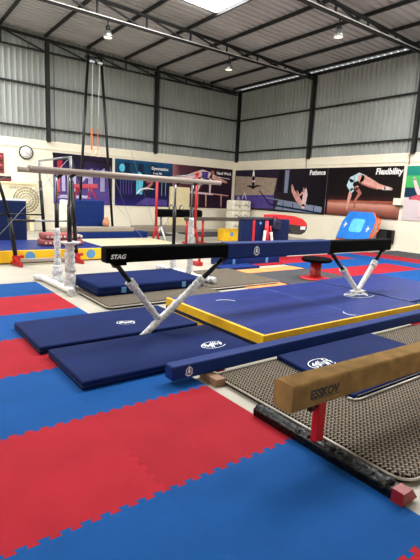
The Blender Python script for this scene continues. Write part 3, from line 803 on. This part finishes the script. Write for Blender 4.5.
def art3(mb, T, uvl):
    s = SK
    stroke(mb, T, [(.25, 1.40), (.7, 1.38), (1.1, 1.50), (1.7, 1.66), (2.3, 1.58)], [.05, .09, .13, .17, .12], s['pale'], .018)
    stroke(mb, T, [(1.7, 1.62), (2.2, 1.56), (2.75, 1.42), (3.2, 1.30)], [.15, .13, .09, .05], s['skin'], .017)
    stroke(mb, T, [(1.72, 1.50), (1.55, 1.1), (1.38, .70)], [.08, .06, .045], s['pale'], .018)
    stroke(mb, T, [(2.2, 1.50), (2.18, 1.1), (2.18, .68)], [.08, .06, .045], s['pale'], .018)
    poly(mb, T, [(1.62, 1.72), (2.05, 1.74), (2.0, 1.45), (1.8, 1.35)], s['violet'], .02)
    disc(mb, T, (2.3, 1.72), .11, s['skin2'], .021)
    stroke(mb, T, [(.9, .73), (2.4, .68)], .045, s['pale'], .019); stroke(mb, T, [(2.4, .70), (3.35, .64)], .025, s['skin'], .019)
    for x in (1.45, 1.95, 2.9): stroke(mb, T, [(x, .68), (x+.02, .08)], .035, s['skin'], .018)
    poly(mb, T, [(2.1, .1), (3.0, .08), (3.0, .4), (2.3, .45)], s['dk2'], .016)
    stroke(mb, T, [(2.62, 1.54), (3.4, 1.47)], .012, s['white'], .02)
poster((11.22, WY-.02, 1.05), (1, 0, 0), 3.57, 1.96, bgC, art3, 'dark maroon poster of a gymnast on bars reading Hard Work', [('Hard Work', 2.55, 1.66, .19, .006, 1, 0)])
# right wall posters (u runs towards -Y)
bgD = print_mat('print_grey_stage', [(0, '#2b2430'), (.3, '#3a3440'), (.6, '#241e28'), (1, '#120f14')], 'u', .2, 3)
def art4(mb, T, uvl):
    s = SK
    poly(mb, T, [(.05, .6), (2.85, .72), (3.0, 1.5), (.05, 1.62)], s['beige'], .014)
    poly(mb, T, [(.05, .05), (2.95, .12), (2.85, .74), (.05, .66)], s['violet'], .015)
    poly(mb, T, [(.05, 1.62), (3.0, 1.5), (3.0, 1.9), (.05, 1.9)], s['dk2'], .015)
    poly(mb, T, [(3.05, .9), (3.35, .9), (3.4, 1.85), (3.1, 1.85)], s['dk'], .015); poly(mb, T, [(3.5, .85), (3.72, .85), (3.75, 1.85), (3.5, 1.85)], s['rail'], .015)
    # tumbling figure
    stroke(mb, T, [(1.38, 1.86), (1.40, 1.5)], [.05, .10], s['white'], .018); stroke(mb, T, [(1.40, 1.5), (1.40, 1.25)], [.11, .08], s['pale'], .018)
    stroke(mb, T, [(1.40, 1.25), (1.41, 1.05)], [.09, .07], s['dk2'], .019)
    stroke(mb, T, [(.95, 1.14), (1.2, 1.12), (1.41, 1.05), (1.65, 1.14), (1.95, 1.15)], [.02, .045, .06, .045, .02], s['hair'], .02)
    # stage rail
    stroke(mb, T, [(1.9, .9), (2.65, .32)], .03, s['dk'], .019); stroke(mb, T, [(2.2, .62), (5.7, .30)], .025, s['rail'], .018)
    stroke(mb, T, [(2.7, .3), (5.7, .05)], .04, s['night'], .018)
    poly(mb, T, [(3.0, .1), (5.7, .02), (5.75, .3), (3.2, .52)], s['rail'], .016)
    for i in range(5): stroke(mb, T, [(2.9+i*.6, .52-.05*i), (2.9+i*.6, .12)], .018, s['dk'], .019)
    for x, y in ((.2, .3), (.65, .5)): stroke(mb, T, [(x, y), (x+.15, y+.3), (x+.3, y)], [.03, .05, .03], s['sand'], .018)
    # person reaching on the bars
    stroke(mb, T, [(3.98, 1.18), (4.05, .95), (4.35, .62), (4.72, .32)], [.05, .09, .13, .09], s['skin'], .021)
    stroke(mb, T, [(4.72, .3), (4.78, .8), (4.72, 1.1)], [.1, .13, .09], s['pale'], .022); disc(mb, T, (4.72, 1.2), .12, s['hair'], .023)
    stroke(mb, T, [(4.7, .95), (4.45, .75), (4.3, .95)], [.05, .045, .03], s['skin'], .023)
    stroke(mb, T, [(5.0, .4), (5.05, 1.2)], .04, s['dk'], .02)
poster((WX-.02, 18.05, 1.08), (0, -1, 0), 5.85, 1.9, bgD, art4, 'wide poster of a tumbling gymnast and stage rail reading Patience', [('Patience', 4.93, 1.63, .28, .008, .90, .05)])
bgE = print_mat('print_black_glow', [(0, '#4a2820'), (.13, '#9a5c4e'), (.25, '#d09382'), (.30, '#8a4f42'), (.35, '#33191a'), (.45, '#17100f'), (1, '#120e10')], 'v', .06, 8)
def art5(mb, T, uvl):
    s = SK
    poly(mb, T, [(.02, .02), (.12, .02), (.12, 1.88), (.02, 1.88)], s['dk'], .014)
    stroke(mb, T, [(.2, .56), (3.2, .62)], .025, s['glow'], .014)
    stroke(mb, T, [(1.10, .28), (1.12, .55), (1.2, .9), (1.25, 1.1)], [.035, .06, .085, .09], s['skin'], .018)
    stroke(mb, T, [(1.42, .35), (1.45, .65), (1.62, .9), (1.45, 1.1)], [.03, .05, .08, .09], s['skin2'], .017)
    stroke(mb, T, [(1.25, 1.0), (1.12, 1.2), (1.2, 1.42)], [.09, .14, .12], s['leo'], .020)
    stroke(mb, T, [(1.22, 1.42), (1.5, 1.52), (1.75, 1.43)], [.12, .15, .15], s['leo'], .019)
    stroke(mb, T, [(1.6, 1.46), (1.95, 1.34), (2.4, 1.16), (2.9, 1.08)], [.15, .14, .09, .05], s['skin'], .021)
    stroke(mb, T, [(1.6, 1.34), (2.0, 1.2), (2.35, 1.1)], [.08, .08, .05], s['skin2'], .020)
    stroke(mb, T, [(2.62, 1.10), (2.92, 1.08)], [.07, .035], s['sand'], .022)
    disc(mb, T, (1.36, .86), .11, s['hair'], .022)
    disc(mb, T, (1.5, 1.15), .02, s['white'], .02)
poster((WX-.02, 12.17, 1.1), (0, -1, 0), 3.29, 1.88, bgE, art5, 'black poster of a handstand over a glowing floor reading Flexibility', [('Flexibility', 2.21, 1.60, .30, .010, .93, .12)])
bgF = print_mat('print_green_bands', [(0, '#cfc3c6'), (.42, '#d6cacc'), (.43, '#15324a'), (.60, '#17344c'), (.61, '#3fae5c'), (.82, '#4fb868'), (.83, '#1f8474'), (1, '#2a907c')], 'v', .01, 8)
def art6(mb, T, uvl):
    s = SK
    stroke(mb, T, [(.30, 1.42), (.42, 1.12), (.62, .8)], [.05, .07, .09], s['pale'], .018)
    stroke(mb, T, [(.22, .75), (.5, .8), (.8, .7), (1.1, .8)], [.04, .09, .09, .04], s['pinkred'], .019)
    stroke(mb, T, [(.62, .8), (.6, .4), (.6, .1)], [.08, .06, .04], s['pale'], .018); disc(mb, T, (.85, .9), .1, s['hair'], .02)
poster((WX-.02, 8.74, 1.12), (0, -1, 0), 3.3, 1.85, bgF, art6, 'green banded poster of a leaping gymnast next to the white socket box')
t = thing('wall_socket', (WX-.04, 8.95, 1.65), 'small white socket box hanging between the black and green posters', 'socket')
MB().b2(WX-.1, WX-.03, 8.80, 9.10, 1.62, 1.86, .01).build('casing', 'plaster', t)
MB().b2(WX-.12, WX-.03, 8.74, 8.98, 1.57, 1.62, .004).build('cable_gland', 'steel', t)

# ------------------------------------------------------------------ things along the left wall
mb = MB(); mb.b2(11.05, 12.08, 17.85, 18.05, 0, 1.98, .02, 2)
tag(mb.build('padded_board', 'panel'), 'plain cream board standing against the wall behind the pommel horse', 'board')
t = thing('crash_mat', (2.9, 13.1, 0), 'tall dark blue mat standing upright before the air conditioner', 'mat')
MB().b2(1.2, 3.36, 12.85, 13.35, 0, 1.26, .04, 3).build('vinyl_body', 'blockblue', t)
MB().b2(1.22, 3.34, 12.87, 13.33, 1.25, 1.29, .015, 2).build('pale_top', 'white', t)
t = thing('foam_block', (5.4, 14.3, 0), 'dark blue foam block standing below the purple poster', 'foam block')
MB().b2(5.12, 6.24, 14.3, 14.95, 0, 1.30, .03, 3).build('vinyl_body', 'beamblue', t)
MB().b2(4.93, 5.11, 14.3, 14.9, 0, 1.28, .03, 3).build('pale_side_pad', 'bagwhite', t)
t = thing('foam_block', (6.3, 14.1, 0), 'low royal blue foam block with grey carpet on top', 'foam block')
MB().b2(4.6, 7.6, 13.75, 14.28, 0, .31, .025, 3).build('vinyl_body', 'beamblue', t)
MB().b2(4.6, 7.1, 13.77, 14.26, .312, .46, .03, 3).build('carpet_top', 'greycarpet', t)
t = thing('floor_mat', (6.3, 12.6, 0), 'pale cream mat lying beyond the black end of the long beam', 'mat')
MB().b2(5.0, 7.6, 11.3, 13.6, 0, .12, .02, 2).build('vinyl_body', 'cream', t)
mb = MB(); mb.lathe((6.17, 14.02, .462), [(.02, 0), (.09, .02), (.12, .10), (.10, .20), (.06, .27), (.07, .32)], 20)
tag(mb.build('cloth_sack', 'tan'), 'small tan sack on the grey carpeted block', 'sack')
for i, (a, b, c, d, lab) in enumerate(((7.6, 9.6, 15.2, 16.6, 'charcoal mat on the floor under the blue lit poster'), (10.4, 12.6, 14.6, 16.2, 'charcoal mat on the floor by the yellow box'))):
    mb = MB(); mb.b2(a, b, c, d, 0, .05, .01, 2); tag(mb.build('floor_mat', 'border'), lab, 'mat')
mb = MB(); mb.b2(9.0, 12.0, 17.0, 17.9, 0, .22, .03, 2); tag(mb.build('floor_mat', 'greycarpet'), 'low grey carpeted step along the wall under the posters', 'mat')

# red posts of the second bar set
t = thing('horizontal_bar', (8.2, 13.0, 0), 'horizontal bar between two red posts with splayed feet', 'horizontal bar')
for x, y, zt in ((7.72, 13.4, 2.1), (8.665, 12.42, 2.29)):
    p = MB(); p.tube([(x, y, .42), (x, y, zt)], .045, 12); p = p.build('post', 'redmetal', t)
    MB().lathe((x, y, zt), [(.05, 0), (.06, .02), (.06, .08), (.03, .1)], 14).build('post_cap', 'redmetal', p)
    for a in (20, 110, 200, 290):
        MB().tube([(x, y, .6), (x+.07*math.cos(R(a)), y+.07*math.sin(R(a)), .35), (x+.15*math.cos(R(a)), y+.15*math.sin(R(a)), 0)], [.025, .035, .04], 8).build('foot', 'redmetal', p)
MB().tube([(7.72, 13.4, 2.12), (8.665, 12.42, 2.31)], .018, 8).build('bar', 'silver', t)

# pommel horse
t = thing('pommel_horse', (8.77, 13.5, 0), 'black pommel horse with two hoop handles', 'pommel horse')
# the horse stands in front of the cream board, turned along the wall
mb = MB(); mb.b2(7.95, 9.85, 13.62, 13.97, .82, 1.10, .09, 4); mb.build('padded_body', 'black', t)
for x in (8.55, 8.99):
    mb = MB(); mb.tube([(x, 13.66, 1.08)]+[(x, 13.79-.13*math.cos(PI*i/8), 1.12+.13*math.sin(PI*i/8)) for i in range(9)]+[(x, 13.92, 1.08)], .022, 10)
    mb.build('pommel', 'silver', t)
for x in (8.15, 9.4):
    l = MB(); l.tube([(x, 13.8, .84), (x, 13.8, .45)], .035, 10); lo = l.build('leg', 'silver', t)
    for s in (-1, 1): MB().tube([(x, 13.8, .48), (x, 13.8+s*.36, 0)], .03, 10).build('leg_fork', 'wrapwhite', lo)
MB().tube([(8.35, 13.62, .84), (8.2, 13.66, .45), (8.3, 13.7, .2)], .018, 8).build('chain', 'silver', t)

# worn practice beam with red trestles
t = thing('balance_beam', (10, 12.6, 0), 'worn grey brown practice beam on red trestles beside the pommel horse', 'balance beam')
MB().b2(8.36, 11.9, 12.54, 12.66, .78, .90, .015, 3).build('beam_body', 'beamgrey', t)
for x in (8.45, 9.12, 11.6):
    l = MB(); l.tube([(x, 12.6, .8), (x, 12.6, .05)], .045, 10); l.b2(x-.05, x+.05, 12.4, 12.8, 0, .05, .01); l.build('leg', 'redmetal', t)
MB().tube([(8.45, 12.6, .25), (9.12, 12.6, .25)], .03, 8).build('stretcher', 'redmetal', t)

# yellow box and white sacks in the corner
t = thing('foam_block', (11.0, 13.2, 0), 'low yellow foam box with pale blue dot in front of the white sacks', 'foam block')
MB().b2(10.4, 11.9, 12.98, 13.4, 0, .44, .02, 2).build('vinyl_body', 'yellow', t)
MB().lathe((10.75, 12.98, .26), [(.08, -.006), (.08, .006)], 20, rot=Rx).build('dot', 'cyan', t)
rows = [('lowest', 0), ('middle', .5), ('topmost', 1.0)]
for k, (nm, z0) in enumerate(rows):
    for i in range(2):
        x0 = 13.62+i*.57
        t = thing('cloth_sack', (x0+.28, 16.75, z0), f'{nm} white sack of the corner stack, {"beside the dark poster" if i == 0 else "beside the room corner"}', 'sack', 'white sacks stacked in the corner')
        MB().b2(x0, x0+.56, 16.45, 17.0, z0, z0+.495, .08, 4).build('cloth', 'bagwhite', t)
        mb = MB(); T = frame((x0, 16.447, z0), (1, 0, 0), (0, 0, 1))
        stroke(mb, T, [(.06, .25), (.24, .3), (.4, .2), (.5, .3)], [.012, .03, .03, .012], 'bagline'); stroke(mb, T, [(.35, .08), (.38, .42)], .012, 'bagline')
        mb.build('tie_cord', None, t)

# dark blue vault block
t = thing('vault_block', (8.6, 9.0, 0), 'big dark blue vault block with charcoal top edge behind the long beam', 'vault block')
MB().b2(7.74, 9.50, 8.92, 9.10, 0, 1.07, .02, 2).build('vinyl_body', 'blockblue', t)
MB().b2(7.72, 8.85, 8.90, 9.12, 1.05, 1.12, .015, 2).build('top_edge', 'border', t)
MB().b2(8.09, 8.17, 8.905, 8.925, .05, 1.04, .004, 1).build('red_stripe', 'redpad', t)
MB().lathe((8.37, 8.918, .965), [(.04, -.004), (.04, .004)], 16, rot=Rx).build('round_badge', 'cyan', t)
t = thing('trestle', (8.78, 8.75, 0), 'red trestle with two white padded legs against the vault block', 'trestle')
MB().tube([(8.58, 8.80, .05), (8.53, 8.84, 1.03)], .045, 10).build('post', 'redpad', t)
for a, b in (((8.46, 8.80, .95), (8.33, 8.74, .05)), ((8.60, 8.77, .90), (8.76, 8.74, .05))):
    l = MB(); l.tube([a, Vector(a).lerp(Vector(b), .3)], .022, 10); l = l.build('leg', 'redpad', t)
    MB().tube([Vector(a).lerp(Vector(b), .2), b], .042, 12, None, True, .04, 10).build('wrapping', 'wrapwhite', l)
MB().b2(8.28, 8.82, 8.68, 8.86, 0, .05, .01).build('base', 'redpad', t)
mb = MB(); mb.box((8.86, 8.80, .92), (.28, .10, .28), .04, 3, Matrix.Rotation(R(14), 3, 'Y'))
mb.tube([(8.78, 8.80, 1.03), (8.80, 8.88, 1.135), (8.92, 8.90, 1.135), (8.94, 8.80, 1.03)], .013, 8)
tag(mb.build('sports_bag', 'navydark'), 'dark navy bag hanging on the front of the vault block', 'bag')
mat_thing('foam_block', 6.5, 8.36, 8.1, 8.6, 0, .2, 'beamblue', 'low blue foam base with light tabs in front of the vault block', 'foam block', tags=(6.82, 7.9))
mb = MB(); mb.b2(6.15, 7.22, 7.62, 8.05, 0, .06, .012, 2); tag(mb.build('floor_mat', 'beamblue'), 'thin blue mat on the floor before the low foam base', 'mat')
mb = MB(); mb.b2(5.95, 6.1, 8.35, 8.6, 0, .10, .02, 2); mb.tube([(6.02, 8.4, .09), (6.02, 8.4, .2)], .03, 8)
tag(mb.build('floor_anchor', 'redmetal'), 'red steel floor anchor behind the carpeted board', 'anchor')

# vaulting table: tongue shaped, red top, charcoal side
t = thing('vaulting_table', (10.3, 9.9, 0), 'vaulting table with red top and rounded charcoal front', 'vaulting table')
mb = MB()
sec = [(9.48, 1.15), (9.9, 1.17), (10.4, 1.13), (10.75, 1.05), (10.93, .95), (11.0, .84), (10.9, .82), (10.3, .88), (9.48, .9)]
RXZ = Matrix(((1, 0, 0), (0, 0, -1), (0, 1, 0)))
mb.prism([(x, z) for x, z in reversed(sec)], -9.98, -9.56, None, RXZ, smooth=False)
mb.build('padded_top', 'redpad', t)
mb = MB()
sec = [(10.1, .885), (10.55, .87), (10.99, .83), (11.0, .75), (10.93, .64), (10.78, .57), (10.6, .56), (10.4, .62), (10.2, .74)]
mb.prism(list(reversed(sec)), -9.97, -9.57, None, RXZ); mb.build('front_pad', 'labelgrey', t)
mb = MB(); mb.b2(10.68, 10.9, 9.545, 9.56, .72, .82, .004, 1); mb.build('label_patch', 'white', t)
mb = MB(); mb.prism([(9.85, .9), (10.15, .88), (10.35, .1), (10.02, .1)], -9.92, -9.66, None, RXZ); mb.build('column', 'labelgrey', t)
MB().b2(9.75, 10.75, 9.58, 10.0, 0, .11, .02).build('base', 'blackmetal', t)

# mushroom stool
t = thing('mushroom_trainer', (7.28, 5.9, .03), 'low mushroom trainer with black round pad on red pedestal', 'mushroom trainer')
MB().lathe((7.28, 6.0, .385), [(.05, 0), (.28, .005), (.315, .03), (.315, .06), (.28, .085), (.15, .10), (.02, .105)], 40).build('round_pad', 'black', t)
MB().lathe((7.28, 6.0, .06), [(.125, 0), (.115, .05), (.115, .33)], 28).build('pedestal', 'redmetal', t)
MB().lathe((7.28, 6.0, .031), [(.31, 0), (.31, .02), (.24, .035), (.12, .05)], 36).build('base', 'redpad', t)

# leaning mini trampoline
t = thing('mini_trampoline', (14.45, 9.6, 0), 'bright blue mini trampoline with cyan bed leaning against the white wall', 'trampoline')
org = Vector((14.05, 10.72, .28))
ux = Vector((0, -1, 0)); uy = Vector((.42, -.06, 1)).normalized()
T = frame(org, ux, uy); T.translation = org
mb = MB(); mb.M = T
Wd, Ht = 1.36, 1.10
P = [(0, 0), (Wd, 0), (Wd, Ht*.75), (Wd-.22, Ht), (.16, Ht), (.0, Ht*.6)]
mb.prism(P, .03, .08, None, bev=.012); mb.build('pad', 'trampblue', t)
mb = MB(); mb.M = T; mb.box((.70, .55, .082), (.56, .52, .02), .1, 3, None, None, lambda e: abs(e.verts[0].co.z-e.verts[1].co.z) > .015); mb.build('bed', 'cyanbed', t)
mb = MB(); mb.M = T; q = P+[P[0]]
mb.tube([(x+(.0), y, .0) for x, y in q], .035, 10); mb.build('frame', 'strap', t)
mb = MB(); mb.M = T
mb.tube([(Wd, .1, -.0), (Wd+.12, .5, -.12), (Wd+.05, .95, -.12)], .03, 8); mb.tube([(Wd, .95, 0), (Wd+.12, .5, -.12)], .025, 8); mb.build('folding_leg', 'strap', t)
mb = MB(); mb.M = T; mb.tube([(.0, -.02, -.0), (0, -.30, -.0)], .03, 8); mb.tube([(Wd, -.02, 0), (Wd, -.30, 0)], .03, 8); mb.build('support_leg', 'strap', t)
mb = MB()
for cx, cy in ((.17, .55), (1.17, .45)): stroke(mb, T, [(cx, cy-.11), (cx+.05, cy), (cx, cy+.11)], [.012, .025, .012], 'white', .081); stroke(mb, T, [(cx-.04, cy), (cx+.09, cy+.03)], .016, 'white', .082)
mb.build('printed_mark', None, t)
t = thing('wall_speaker', (WX, 9.2, .2), 'black box mounted low on the white wall beside the blue trampoline', 'speaker')
MB().b2(14.80, 14.995, 8.93, 9.55, .22, .73, .015, 2).build('casing', 'blackmetal', t)
MB().b2(14.792, 14.80, 9.13, 9.50, .27, .69, .003, 1).build('front_grille', 'labelgrey', t)

# ------------------------------------------------------------------ light and look
w = bpy.data.worlds.new('world'); S.world = w; w.use_nodes = True
bg = w.node_tree.nodes['Background']; bg.inputs[0].default_value = (.93, .97, 1, 1); bg.inputs[1].default_value = 1.2
S.view_settings.view_transform = 'Standard'; S.view_settings.look = 'None'
S.view_settings.gamma = 1; S.view_settings.use_curve_mapping = False
S.view_settings.exposure = 0.08
